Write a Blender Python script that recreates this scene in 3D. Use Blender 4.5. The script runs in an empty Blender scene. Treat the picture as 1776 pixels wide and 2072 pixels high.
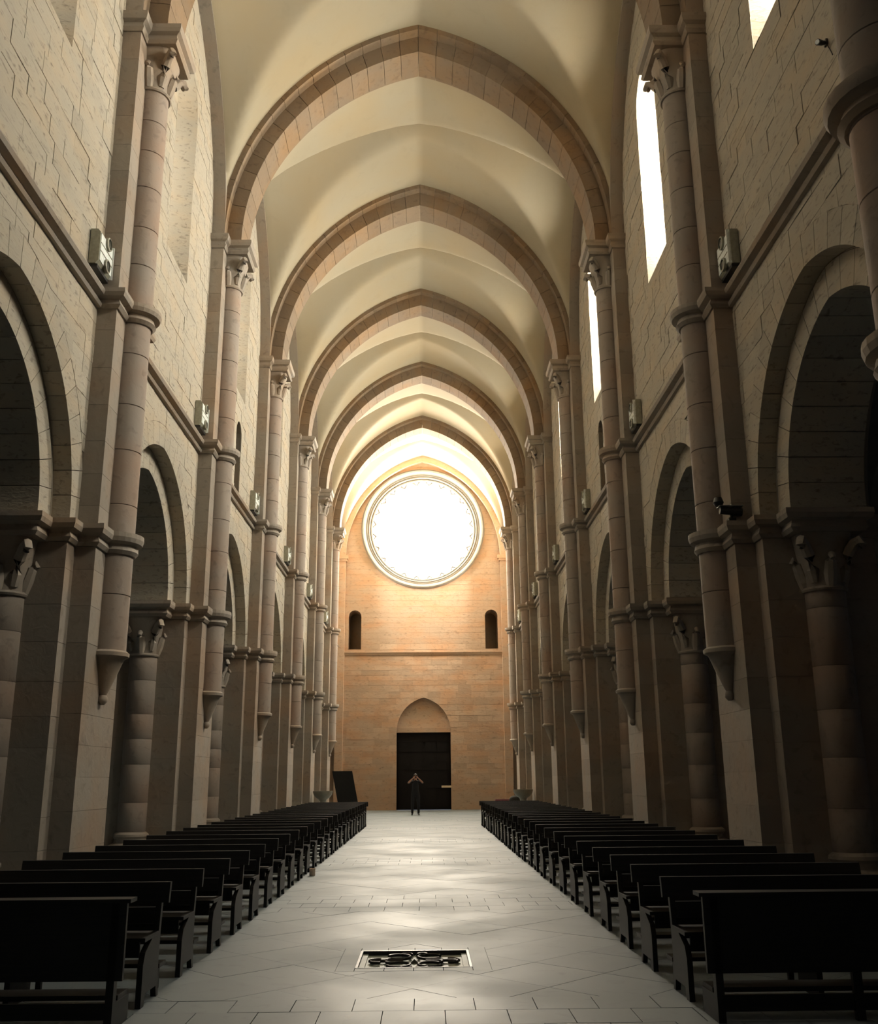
import bpy, bmesh, math, random
from mathutils import Vector, Matrix
R = math.radians
random.seed(7)
scene = bpy.context.scene
COL = scene.collection

# ------------------------------------------------------------------ camera
cam_d = bpy.data.cameras.new('camera')
cam_d.sensor_fit = 'HORIZONTAL'; cam_d.sensor_width = 36.0
cam_d.lens = 36.0 * 1961.9 / 1776.0
cam_d.clip_start = 0.05; cam_d.clip_end = 400
cam = bpy.data.objects.new('camera', cam_d); COL.objects.link(cam)
PITCH, YAW, ROLL = 0.2683, 0.0152, 0.0082
cam.matrix_world = (Matrix.Translation((0.11, 0, 1.55)) @ Matrix.Rotation(-YAW, 4, 'Z')
                    @ Matrix.Rotation(math.pi / 2 + PITCH, 4, 'X') @ Matrix.Rotation(-ROLL, 4, 'Z'))
scene.camera = cam

# ------------------------------------------------------------------ world, exposure
world = bpy.data.worlds.new('sky'); scene.world = world
world.use_nodes = True
bg = world.node_tree.nodes['Background']
bg.inputs[0].default_value = (0.75, 0.85, 1.0, 1); bg.inputs[1].default_value = 0.3
scene.view_settings.view_transform = 'Standard'
scene.view_settings.look = 'None'
scene.view_settings.gamma = 1.0
scene.view_settings.use_curve_mapping = False
scene.view_settings.exposure = 0.45
try:
    scene.cycles.max_bounces = 4; scene.cycles.glossy_bounces = 2; scene.cycles.transmission_bounces = 0; scene.cycles.caustics_reflective = False; scene.cycles.use_adaptive_sampling = True; scene.cycles.adaptive_threshold = 0.03; scene.cycles.use_light_tree = False; scene.cycles.diffuse_bounces = 3
    scene.cycles.sample_clamp_indirect = 6.0
    scene.cycles.use_denoising = True
except Exception:
    pass
# light given off by the daylit panes (strength, colour)
GLOW = {
    'rose':  (48.0, (1.0, 0.90, 0.74)),
    'south': (108.0, (1.0, 0.94, 0.80)),
    'near': (85.0, (1.0, 0.94, 0.80)),
    'north': (7.0, (1.0, 0.95, 0.83)),
    'west_bay': (150.0, (1.0, 0.90, 0.76)),
    'aisle': (0.9, (0.62, 0.80, 1.0)),
    'choir': (0.4, (0.88, 0.95, 1.0)),
}

# ------------------------------------------------------------------ dimensions
XW = 4.64            # nave wall face
BAY = 6.515          # pier spacing
Y0 = 13.57           # centre of pier 0
PW = 0.68            # half width of the pilaster
PD = 0.28            # its projection
SR = 0.26            # shaft radius
ZI0, ZI1 = 4.63, 4.93        # arcade impost
ZU0, ZU1 = 8.18, 8.46        # upper string course
ZT0, ZT1 = 13.03, 13.35      # abacus of the vault capitals
ZK = 3.26                    # bottom of the shaft
YF = 52.04           # inner face of the entrance wall
YB = -18.9            # choir end behind the camera
XA = 10.6            # aisle outer wall
WT = 1.5             # wall thickness
def pier_y(i): return Y0 + BAY * i
def bay_y(j): return Y0 + BAY * (j + 0.5)

# ------------------------------------------------------------------ materials
def nodes(name):
    m = bpy.data.materials.new(name); m.use_nodes = True
    nt = m.node_tree
    return m, nt, nt.nodes['Principled BSDF']

def stone(name, col, var=0.10, pit=0.25, rough=0.9, scale=1.0, bump=0.35, tint=(1.0, 0.86, 0.72), coat=0.0, streak=(1, 1, 1), rvar=0.0):
    m, nt, p = nodes(name)
    N = nt.nodes.new; L = nt.links.new
    geo = N('ShaderNodeNewGeometry')
    mp = N('ShaderNodeMapping'); mp.inputs['Scale'].default_value = (scale * streak[0], scale * streak[1], scale * streak[2]); L(geo.outputs['Position'], mp.inputs[0])
    n1 = N('ShaderNodeTexNoise'); n1.inputs['Scale'].default_value = 0.9; n1.inputs['Detail'].default_value = 3; L(mp.outputs[0], n1.inputs[0])
    n2 = N('ShaderNodeTexNoise'); n2.inputs['Scale'].default_value = 7.0; n2.inputs['Detail'].default_value = 4; n2.inputs['Distortion'].default_value = 0.6; L(mp.outputs[0], n2.inputs[0])
    oi = N('ShaderNodeObjectInfo')
    # value: 1 + var*(rand-.5)*2 + blotches
    a = N('ShaderNodeMath'); a.operation = 'MULTIPLY_ADD'; a.inputs[1].default_value = 1.3 * var; a.inputs[2].default_value = 1 - 0.65 * var; L(oi.outputs['Random'], a.inputs[0])
    b = N('ShaderNodeMath'); b.operation = 'MULTIPLY_ADD'; b.inputs[1].default_value = 3.0 * var; L(n1.outputs['Fac'], b.inputs[0]); b.inputs[2].default_value = -1.5 * var
    c = N('ShaderNodeMath'); c.operation = 'ADD'; L(a.outputs[0], c.inputs[0]); L(b.outputs[0], c.inputs[1])
    # pits: dark streaky marks
    r = N('ShaderNodeMapRange'); r.inputs[1].default_value = 0.57; r.inputs[2].default_value = 0.72; r.inputs[3].default_value = 1.0; r.inputs[4].default_value = 1.0 - pit; L(n2.outputs['Fac'], r.inputs[0])
    d = N('ShaderNodeMath'); d.operation = 'MULTIPLY'; L(c.outputs[0], d.inputs[0]); L(r.outputs[0], d.inputs[1])
    hue = N('ShaderNodeMix'); hue.data_type = 'RGBA'; hue.inputs['A'].default_value = (*col, 1)
    hue.inputs['B'].default_value = (col[0] * tint[0], col[1] * tint[1], col[2] * tint[2], 1)
    h = N('ShaderNodeMapRange'); h.inputs[1].default_value = 0.42; h.inputs[2].default_value = 0.68; L(n1.outputs['Fac'], h.inputs[0]); L(h.outputs[0], hue.inputs['Factor'])
    mul = N('ShaderNodeVectorMath'); mul.operation = 'SCALE'; L(hue.outputs['Result'], mul.inputs[0]); L(d.outputs[0], mul.inputs['Scale'])
    L(mul.outputs[0], p.inputs['Base Color'])
    p.inputs['Roughness'].default_value = rough
    if rvar:
        rr = N('ShaderNodeMapRange'); rr.inputs[1].default_value = 0.35; rr.inputs[2].default_value = 0.65; rr.inputs[3].default_value = rough - rvar; rr.inputs[4].default_value = rough + rvar
        L(n1.outputs['Fac'], rr.inputs[0]); L(rr.outputs[0], p.inputs['Roughness'])
    if bump >= 0.1:
        bp = N('ShaderNodeBump'); bp.inputs['Strength'].default_value = bump; bp.inputs['Distance'].default_value = 0.02; L(n2.outputs['Fac'], bp.inputs['Height']); L(bp.outputs[0], p.inputs['Normal'])
    return m

def plain(name, col, rough=0.6, metal=0.0, noise=0.15, nscale=20.0, spec=0.5, stretch=(1, 1, 1)):
    m, nt, p = nodes(name)
    N = nt.nodes.new; L = nt.links.new
    tc = N('ShaderNodeTexCoord'); mp = N('ShaderNodeMapping'); mp.inputs['Scale'].default_value = stretch; L(tc.outputs['Object'], mp.inputs[0])
    n = N('ShaderNodeTexNoise'); n.inputs['Scale'].default_value = nscale; n.inputs['Detail'].default_value = 5; L(mp.outputs[0], n.inputs[0])
    r = N('ShaderNodeMapRange'); r.inputs[1].default_value = 0.3; r.inputs[2].default_value = 0.7; r.inputs[3].default_value = 1 - noise; r.inputs[4].default_value = 1 + noise; L(n.outputs['Fac'], r.inputs[0])
    s = N('ShaderNodeVectorMath'); s.operation = 'SCALE'; s.inputs[0].default_value = col; L(r.outputs[0], s.inputs['Scale'])
    L(s.outputs[0], p.inputs['Base Color'])
    p.inputs['Roughness'].default_value = rough; p.inputs['Metallic'].default_value = metal
    p.inputs['Specular IOR Level'].default_value = spec
    return m

def glow(name, key):
    st, col = GLOW[key]
    m = bpy.data.materials.new(name); m.use_nodes = True
    nt = m.node_tree; nt.nodes.clear()
    N = nt.nodes.new
    o = N('ShaderNodeOutputMaterial'); e = N('ShaderNodeEmission')
    tc = N('ShaderNodeTexCoord'); n = N('ShaderNodeTexNoise'); n.inputs['Scale'].default_value = 1.5
    nt.links.new(tc.outputs['Object'], n.inputs[0])
    r = N('ShaderNodeMapRange'); r.inputs[3].default_value = st * 0.85; r.inputs[4].default_value = st * 1.15
    nt.links.new(n.outputs['Fac'], r.inputs[0]); nt.links.new(r.outputs[0], e.inputs[1])
    e.inputs[0].default_value = (*col, 1)
    nt.links.new(e.outputs[0], o.inputs[0])
    return m

M = {}
M['wall'] = stone('ashlar_wall', (0.40, 0.36, 0.29), 0.12, 0.45, scale=1.5, tint=(1.0, 0.93, 0.85), streak=(1, 0.6, 2.0))
M['mortar'] = stone('mortar', (0.26, 0.225, 0.175), 0.10, 0.2)
M['pier'] = stone('pier_stone', (0.29, 0.25, 0.205), 0.13, 0.22, tint=(1.0, 0.84, 0.72))
M['shaft'] = stone('shaft_stone', (0.29, 0.245, 0.205), 0.08, 0.22, tint=(1.0, 0.84, 0.74))
M['mould'] = stone('moulding_stone', (0.31, 0.27, 0.225), 0.10, 0.25)
M['arch'] = stone('arch_stone', (0.20, 0.145, 0.095), 0.16, 0.25, tint=(1.0, 0.85, 0.65))
M['facade'] = stone('entrance_wall_stone', (0.48, 0.355, 0.25), 0.16, 0.30, tint=(0.95, 0.80, 0.68), streak=(0.8, 1, 1.8))
M['facade_mortar'] = stone('entrance_wall_mortar', (0.34, 0.25, 0.175), 0.10, 0.2)
M['plaster'] = stone('vault_plaster', (0.325, 0.28, 0.198), 0.05, 0.04, bump=0.08, scale=0.5, tint=(1.0, 0.93, 0.82))
M['floor'] = stone('floor_stone', (0.235, 0.285, 0.31), 0.10, 0.12, rough=0.55, bump=0.05, scale=0.8, tint=(0.95, 0.95, 0.93), rvar=0.06)
M['ring'] = stone('rose_ring_stone', (0.18, 0.175, 0.155), 0.05, 0.1)
M['joint'] = stone('floor_joint', (0.16, 0.15, 0.13), 0.10, 0.1)
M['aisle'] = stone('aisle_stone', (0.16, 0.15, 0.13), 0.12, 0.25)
M['wood'] = plain('dark_bench_wood', (0.012, 0.011, 0.010), 0.45, noise=0.3, nscale=9, stretch=(0.3, 6, 6), spec=0.35)
M['door'] = plain('black_door_wood', (0.006, 0.005, 0.005), 0.7, noise=0.3, nscale=8, stretch=(6, 6, 0.4), spec=0.2)
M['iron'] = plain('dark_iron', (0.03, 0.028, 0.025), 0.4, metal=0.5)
M['board'] = plain('black_board', (0.008, 0.008, 0.008), 0.7, spec=0.2)
M['lampbox'] = plain('lamp_housing', (0.30, 0.29, 0.22), 0.5)
M['lampface'] = plain('lamp_panel', (0.82, 0.86, 0.82), 0.35)
M['lens'] = plain('lamp_lens', (0.05, 0.055, 0.05), 0.15)
M['black'] = plain('black_plastic', (0.012, 0.012, 0.012), 0.4)
M['lit_top'] = plain('lit_top_tone', (0.55, 0.58, 0.58), 0.3, metal=0.8)  # pale tone that carries the light on the security camera's top
M['brass'] = plain('pale_brass', (0.75, 0.62, 0.42), 0.35, metal=0.3)
M['marble'] = stone('stoup_marble', (0.20, 0.19, 0.15), 0.1, 0.2, rough=0.35)
M['maroon'] = plain('maroon_cloth', (0.16, 0.035, 0.035), 0.8)
M['sack'] = plain('dark_cloth', (0.03, 0.028, 0.022), 0.9)
M['paper'] = plain('pale_wax', (0.72, 0.55, 0.42), 0.6)
M['slate'] = stone('emblem_bed', (0.50, 0.56, 0.50), 0.05, 0.1, rough=0.55, bump=0.1)
M['cloth'] = plain('black_clothes', (0.010, 0.010, 0.012), 0.9)
M['skin'] = plain('skin', (0.42, 0.22, 0.15), 0.6)
M['hair'] = plain('dark_hair', (0.02, 0.014, 0.01), 0.6)
M['dark'] = stone('recess_shade_stone', (0.20, 0.16, 0.11), 0.1, 0.2)  # darker tone puts the shade at the recess backs into the stone colour
for k in GLOW: M['glow_' + k] = glow('daylit_pane_' + k, k)

# ------------------------------------------------------------------ helpers
class MB:
    def __init__(s): s.v = []; s.f = []
    def add(s, vs, fs):
        o = len(s.v); s.v += [tuple(q) for q in vs]; s.f += [tuple(i + o for i in f) for f in fs]
    def box(s, x0, x1, y0, y1, z0, z1):
        s.add([(x0,y0,z0),(x1,y0,z0),(x1,y1,z0),(x0,y1,z0),(x0,y0,z1),(x1,y0,z1),(x1,y1,z1),(x0,y1,z1)],
              [(0,3,2,1),(4,5,6,7),(0,1,5,4),(1,2,6,5),(2,3,7,6),(3,0,4,7)])
    def prism(s, poly, d0, d1, mp):
        n = len(poly)
        s.add([mp(u, v, d0) for u, v in poly] + [mp(u, v, d1) for u, v in poly],
              [tuple(range(n)), tuple(range(2 * n - 1, n - 1, -1))] + [(i, i + n, (i + 1) % n + n, (i + 1) % n) for i in range(n)])
    def lathe(s, prof, n=20, a0=0.0, a1=2 * math.pi, c=(0, 0, 0), ax='z', cap=True):
        full = abs(a1 - a0 - 2 * math.pi) < 1e-6
        k = n if full else n + 1
        vs = []
        for r, z in prof:
            for i in range(k):
                t = a0 + (a1 - a0) * i / n
                if ax == 'z': vs.append((c[0] + r * math.cos(t), c[1] + r * math.sin(t), c[2] + z))
                elif ax == 'y': vs.append((c[0] + r * math.cos(t), c[1] + z, c[2] + r * math.sin(t)))
                else: vs.append((c[0] + z, c[1] + r * math.cos(t), c[2] + r * math.sin(t)))
        fs = []
        for j in range(len(prof) - 1):
            for i in range(n):
                a = j * k + i; b = j * k + (i + 1) % k
                fs.append((a, b, b + k, a + k))
        if cap and full:
            fs.append(tuple(range(k - 1, -1, -1))); m = (len(prof) - 1) * k
            fs.append(tuple(range(m, m + k)))
        s.add(vs, fs)
    def tube(s, pts, rad, n=8, closed=False):
        pts = [Vector(q) for q in pts]; m = len(pts)
        rads = rad if isinstance(rad, (list, tuple)) else [rad] * m
        vs = []
        for i, q in enumerate(pts):
            a = pts[i - 1] if (i > 0 or closed) else q
            b = pts[(i + 1) % m] if (i < m - 1 or closed) else q
            t = (b - a).normalized()
            up = Vector((0, 0, 1)) if abs(t.z) < 0.9 else Vector((1, 0, 0))
            e1 = t.cross(up).normalized(); e2 = e1.cross(t)
            for k in range(n):
                w = 2 * math.pi * k / n
                vs.append(q + (e1 * math.cos(w) + e2 * math.sin(w)) * rads[i])
        fs = []
        for i in range(m if closed else m - 1):
            for k in range(n):
                a = i * n + k; b = i * n + (k + 1) % n; i2 = (i + 1) % m
                fs.append((a, b, i2 * n + (k + 1) % n, i2 * n + k))
        if not closed:
            fs.append(tuple(range(n - 1, -1, -1))); fs.append(tuple(range((m - 1) * n, m * n)))
        s.add(vs, fs)
    def sweep(s, path, prof, closed=True):
        """moulding: prof = [(outward offset, z)] run along a 2-D path (outside on the right)"""
        m = len(path); vs = []
        for i in range(m):
            p = Vector(path[i])
            a = Vector(path[i - 1]) if (i > 0 or closed) else None
            b = Vector(path[(i + 1) % m]) if (i < m - 1 or closed) else None
            n1 = n2 = None
            if a is not None: t = (p - a).normalized(); n1 = Vector((t.y, -t.x))
            if b is not None: t = (b - p).normalized(); n2 = Vector((t.y, -t.x))
            if n1 is None: n1 = n2
            if n2 is None: n2 = n1
            q = (n1 + n2); q = q / max(0.25, q.dot(n1))
            for o, z in prof: vs.append((p.x + q.x * o, p.y + q.y * o, z))
        k = len(prof); fs = []
        for i in range(m if closed else m - 1):
            j = (i + 1) % m
            for t in range(k - 1): fs.append((i * k + t, j * k + t, j * k + t + 1, i * k + t + 1))
        s.add(vs, fs)
        if closed:
            s.f.append(tuple(len(s.v) - m * k + i * k for i in range(m - 1, -1, -1)))
            s.f.append(tuple(len(s.v) - m * k + i * k + k - 1 for i in range(m)))
    def mesh(s, name, mat=None, smooth=False):
        me = bpy.data.meshes.new(name); me.from_pydata(s.v, [], s.f)
        if mat: me.materials.append(M[mat] if isinstance(mat, str) else mat)
        if smooth:
            me.polygons.foreach_set('use_smooth', [True] * len(me.polygons))
            try: me.set_sharp_from_angle(angle=R(40))
            except Exception: pass
        me.update(); return me
    def obj(s, name, mat, parent=None, smooth=False, loc=None, **kw):
        return link(name, s.mesh(name, mat, smooth), parent, loc, **kw)

def link(name, data, parent=None, loc=None, rotz=0.0, **kw):
    o = bpy.data.objects.new(name, data); COL.objects.link(o)
    if parent is not None: o.parent = parent
    if loc is not None: o.location = loc
    if rotz: o.rotation_euler = (0, 0, rotz)
    for k, v in kw.items(): o[k] = v
    return o

def thing(name, label, cat, loc=(0, 0, 0), rotz=0.0, group=None):
    o = link(name, None, None, loc, rotz, label=label, category=cat)
    o.empty_display_size = 0.1
    if group: o['group'] = group
    return o

def struct(o, label=None):
    o['kind'] = 'structure'
    if label: o['label'] = label
    return o

def copy_tree(o, parent=None):
    c = o.copy(); COL.objects.link(c); c.parent = parent
    for ch in KIDS.get(o.name, ()): copy_tree(ch, c)
    return c
KIDS = {}
def index_kids():
    KIDS.clear()
    for o in bpy.data.objects:
        if o.parent: KIDS.setdefault(o.parent.name, []).append(o)

def clip(poly, p, n):
    out = []
    for i in range(len(poly)):
        a = poly[i]; b = poly[(i + 1) % len(poly)]
        da = (a[0] - p[0]) * n[0] + (a[1] - p[1]) * n[1]; db = (b[0] - p[0]) * n[0] + (b[1] - p[1]) * n[1]
        if da <= 0: out.append(a)
        if (da < 0 < db) or (db < 0 < da):
            t = da / (da - db); out.append((a[0] + (b[0] - a[0]) * t, a[1] + (b[1] - a[1]) * t))
    return out
def area(poly):
    return 0.5 * sum(poly[i][0] * poly[(i + 1) % len(poly)][1] - poly[(i + 1) % len(poly)][0] * poly[i][1] for i in range(len(poly)))
def subtract(poly, hole):
    """convex poly minus convex CCW hole -> convex pieces"""
    us = [q[0] for q in poly]; vs = [q[1] for q in poly]
    if max(us) <= min(q[0] for q in hole) or min(us) >= max(q[0] for q in hole) or max(vs) <= min(q[1] for q in hole) or min(vs) >= max(q[1] for q in hole):
        return [poly]
    rest = poly; out = []
    for i in range(len(hole)):
        a = hole[i]; b = hole[(i + 1) % len(hole)]
        n = (b[1] - a[1], a[0] - b[0])                      # outward of a CCW hole
        pc = clip(rest, a, (-n[0], -n[1]))
        if len(pc) > 2 and abs(area(pc)) > 1e-6: out.append(pc)
        rest = clip(rest, a, n)
        if len(rest) < 3: break
    return out
def subtract_all(poly, holes):
    ps = [poly]
    for h in holes:
        ps = [q for p in ps for q in subtract(p, h)]
    return ps
def rect(u0, u1, v0, v1): return [(u0, v0), (u1, v0), (u1, v1), (u0, v1)]

# pointed arch: half span a, rise h above zs
def arc_geo(a, h):
    c = (h * h - a * a) / (2 * a); return c, a + c
def arch_z(x, a, h):
    c, r = arc_geo(a, h); t = r * r - (abs(x) + c) ** 2
    return math.sqrt(t) if t > 0 else 0.0
def arch_pt(side, t, a, h, off=0.0):
    """t 0..1 from springing to apex; off = radial offset"""
    c, r = arc_geo(a, h); r += off
    tm = math.acos(max(-1, min(1, c / r)))
    th = tm * t
    x = r * math.cos(th) - c
    return (side * x, r * math.sin(th))
def arch_poly(u0, zs, a, h, off=0.0, n=10, z_low=None):
    rt = [arch_pt(1, i / n, a, h, off) for i in range(n + 1)]
    lf = [(-x, z) for x, z in reversed(rt[:-1])]
    pts = [(u0 + x, zs + z) for x, z in rt + lf]
    if z_low is not None: pts = [(u0 - a - off, z_low), (u0 + a + off, z_low)] + pts
    return pts
def round_poly(u0, hw, z0, zs, n=8):
    return [(u0 - hw, z0), (u0 + hw, z0)] + [(u0 + hw * math.cos(math.pi * i / n), zs + hw * math.sin(math.pi * i / n)) for i in range(n + 1)]

def voussoirs(n, a, h, th, d0, d1, mp, zs, gap=0.004):
    """meshes of the stones of one pointed order"""
    out = []
    for side in (-1, 1):
        for i in range(n):
            t0 = i / n; t1 = (i + 1) / n; g = gap / (a * 1.4)
            k = 3
            inn = [arch_pt(side, t0 + g + (t1 - t0 - 2 * g) * q / k, a, h) for q in range(k + 1)]
            ou = [arch_pt(side, t0 + g + (t1 - t0 - 2 * g) * q / k, a, h, th) for q in range(k + 1)]
            poly = [(x, z + zs) for x, z in inn + ou[::-1]]
            b = MB(); b.prism(poly, d0, d1, mp); out.append(b)
    return out

ORD = ['first', 'second', 'third', 'fourth', 'fifth', 'sixth', 'seventh', 'eighth', 'ninth', 'tenth', 'eleventh', 'twelfth', 'thirteenth', 'fourteenth', 'fifteenth', 'sixteenth', 'seventeenth', 'eighteenth', 'nineteenth', 'twentieth', 'twenty-first', 'twenty-second', 'twenty-third', 'twenty-fourth', 'twenty-fifth', 'twenty-sixth', 'twenty-seventh', 'twenty-eighth']
SIDES = ((-1, 'left'), (1, 'right'))
BAYS = range(-5, 6)

# ================================================================== STRUCTURE
# window outline on the wall face and at the pane
WIN_IN = dict(hw=0.75, z0=11.15, zs=15.02)
WIN_OUT = dict(hw=0.40, z0=11.95, zs=14.75)
NICHE_J = 1                                     # bay with the small opening over the string course
A_OUT = (2.28, 2.47); A_INN = (1.83, 2.06)      # arcade orders
def wall_holes(j, which):
    u = bay_y(j); hs = []
    if which == 'face': hs.append(arch_poly(u, ZI1, *A_OUT, off=0.42, z_low=ZI1 - 0.1))
    elif which == 'A': hs.append(arch_poly(u, ZI1, *A_OUT, off=0.41, z_low=ZI1 - 0.1))
    elif which == 'B': hs.append(arch_poly(u, ZI1, *A_INN, off=0.41, z_low=ZI1 - 0.1))
    else: hs.append(arch_poly(u, ZI1, *A_OUT, z_low=ZI1 - 0.1))
    if j >= -1: hs.append(round_poly(u, WIN_IN['hw'], WIN_IN['z0'], WIN_IN['zs']))
    if j == NICHE_J: hs.append(round_poly(u + 0.15, 0.32, ZU1, ZU1 + 1.65))
    return hs

def ashlar(holes, u0, u1, v0, v1, rng, hmin=0.22, hmax=0.34, lmin=0.28, lmax=0.72, gap=0.005, skip=None):
    """stones of a coursed wall: [(centre, pieces)]"""
    out = []; v = v0
    while v < v1 - 0.05:
        hh = min(rng.uniform(hmin, hmax), v1 - v)
        if v1 - v - hh < 0.15: hh = v1 - v
        u = u0 - rng.uniform(0, 0.5)
        while u < u1:
            ll = rng.uniform(lmin, lmax)
            a, b = max(u, u0) + gap / 2, min(u + ll, u1) - gap / 2
            u += ll
            if b - a < 0.06 or (skip and skip(a, b, v, v + hh)): continue
            ps = [p for p in subtract_all(rect(a, b, v + gap / 2, v + hh - gap / 2), holes) if abs(area(p)) > 1e-4]
            if sum(abs(area(p)) for p in ps) < 0.006: continue
            out.append((((a + b) / 2, v + hh / 2), ps))
        v += hh
    return out

def lay(stones, root, mat, mp, rank, rng, name='block', d0=-0.0, d1=0.03, limit=300, jut=0.006):
    """the highest ranked stones become parts, the rest one joined part"""
    order = sorted(range(len(stones)), key=lambda i: rank(stones[i][0]))
    rest = MB()
    for k, i in enumerate(order):
        (cu, cv), ps = stones[i]
        j = rng.uniform(-jut, jut)
        if k < limit:
            c = Vector(mp(cu, cv, 0)); b = MB()
            for p in ps: b.prism(p, d0 + j, d1, lambda u, v, d: Vector(mp(u, v, d)) - c)
            b.obj(name, mat, root, loc=c)
        else:
            for p in ps: rest.prism(p, d0 + j, d1, mp)
    if rest.v: rest.obj(name + 's_beyond', mat, root, kind='stuff')

for sx, side in SIDES:
    mp = lambda u, v, d, sx=sx: (sx * (XW + d), u, v)
    body = MB()
    for j in BAYS:
        r = rect(bay_y(j) - BAY / 2, bay_y(j) + BAY / 2, ZI1 - 0.02, 19.8)
        for key, d0, d1 in (('A', 0.02, 0.25), ('B', 0.25, 1.25), ('C', 1.25, WT)):
            for p in subtract_all(r, wall_holes(j, key)): body.prism(p, d0, d1, mp)
    wall = body.obj('wall_' + side, 'mortar'); struct(wall, 'coursed stone clerestory wall on the %s of the nave' % side)
    rng = random.Random(11 + sx)
    stones = []
    for j in BAYS:
        u = bay_y(j)
        def hidden(a, b, v0, v1):
            return v0 > 18.0
        lo, hi = u - BAY / 2 + PW - 0.02, u + BAY / 2 - PW + 0.02
        stones += ashlar(wall_holes(j, 'face'), lo, min(hi, YF), ZI1, 18.2, rng, skip=hidden)
    lay(stones, wall, 'wall', mp, lambda c: (abs(c[0] - 13.5) if 8.2 < c[0] else 99), rng)
    # string course, wall rib and springing of every bay
    for j in BAYS:
        u = bay_y(j); lo, hi = u - BAY / 2 + PW, min(u + BAY / 2 - PW, YF)
        b = MB()
        prof = [(-0.05, ZU0), (0.06, ZU0 + 0.01), (0.085, ZU0 + 0.05), (0.06, ZU0 + 0.09), (0.03, ZU0 + 0.10), (0.03, ZU0 + 0.15), (0.12, ZU0 + 0.17), (0.145, ZU0 + 0.22), (0.12, ZU0 + 0.27), (-0.05, ZU1)]
        cuts = [(lo, hi)]
        for a, c in cuts:
            vs = [(sx * (XW - o), y, z) for y in (a, c) for o, z in prof]; k = len(prof)
            b.add(vs, [(t, t + 1, t + 1 + k, t + k) for t in range(k - 1)] + [tuple(range(k)), tuple(range(k, 2 * k))])
        b.obj('string_course', 'mould', wall)
        b = MB(); hw = BAY / 2 - PW
        for sd in (-1, 1):
            n = 14
            for i in range(n):
                q = [arch_pt(sd, i / n, hw, 4.15), arch_pt(sd, (i + 1) / n, hw, 4.15), arch_pt(sd, (i + 1) / n, hw, 4.15, 0.5), arch_pt(sd, i / n, hw, 4.15, 0.5)]
                b.prism([(u + x, z + ZT1) for x, z in q], 0.02, -PD, mp)
        b.obj('wall_rib', 'pier', wall)

# vault webs
ceiling = struct(link('ceiling', None, None, (0, 0, 0)), 'cream plastered groin vault over the nave')
VA, VH = 4.50, 19.09 - ZT1
def smax(a, b, k=0.10):
    h = max(0.0, min(1.0, 0.5 + 0.5 * (a - b) / k)); return b * (1 - h) + a * h + k * h * (1 - h)
vb = MB(); nx, ny = 72, 44; hw = BAY / 2 - PW
vs = []
for iy in range(ny + 1):
    y = -hw - 0.03 + (2 * hw + 0.06) * iy / ny
    for ix in range(nx + 1):
        x = -4.42 + 8.84 * ix / nx
        za = arch_z(x, VA, VH)
        e = min(1.0, abs(x) / 4.36)
        rise = 4.22 + 1.75 * (1 - e ** 1.6)
        zb = arch_z(y, hw + 0.04, rise)
        vs.append((x, y, ZT1 - 0.03 + smax(za, zb)))
vb.add(vs, [(iy * (nx + 1) + ix, iy * (nx + 1) + ix + 1, (iy + 1) * (nx + 1) + ix + 1, (iy + 1) * (nx + 1) + ix) for iy in range(ny) for ix in range(nx)])
vm = vb.mesh('vault_web', 'plaster', True)
vm.polygons.foreach_set('use_smooth', [True] * len(vm.polygons))
for j in BAYS: link('vault_web', vm, ceiling, (0, bay_y(j), 0))
# cover above everything keeps daylight out of the roof space
b = MB(); b.box(-11.5, 11.5, YB - 1.5, YF + 2.5, 20.6, 20.9); b.obj('roof', 'aisle', ceiling)

# transverse arches
TA = [(4.36, 18.93 - ZT1, 0.75, PW), (4.03, 18.50 - ZT1, 0.46, 0.43)]
tv = []
for (a, h, th, dw), n in zip(TA, (16, 16)):
    tv.append([q.mesh('voussoir', 'arch') for q in voussoirs(n, a, h, th, -dw, dw, lambda u, v, d: (u, d, v), ZT1)])
for i in range(0, 6):
    t = thing('transverse_arch', ('pointed stone transverse arch, %s from the camera, spanning the nave vault' % ORD[max(0, i - 1)]) if i > 0 else ('pointed stone arch under the vault nearest the camera' if i == 0 else 'pointed stone vault arch above the %s pier pair outside the view' % ('foremost' if i == -1 else 'choir')), 'arch', (0, pier_y(i), 0), 0, 'transverse arches of the nave vault')
    for ms in tv:
        for me in ms: link('voussoir', me, t)

# arcade arches
av = []
for (a, h), n, th, d0, d1 in ((A_OUT, 11, 0.41, 0.0, 0.25), (A_INN, 9, 0.40, 0.25, 1.25)):
    av.append([q.mesh('voussoir', 'wall') for q in voussoirs(n, a, h, th, d0, d1, lambda u, v, d: (-d, u, v), ZI1)])
for sx, side in SIDES:
    for j in range(-1, 6):
        t = thing('arcade_arch', 'two-ordered pointed stone arch into the %s aisle, %s from the camera' % (side, ORD[j + 1]), 'arch', (sx * XW, bay_y(j), 0), 0 if sx < 0 else math.pi, 'arcade arches between nave and aisles')
        for ms in av:
            for me in ms: link('voussoir', me, t)

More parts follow.
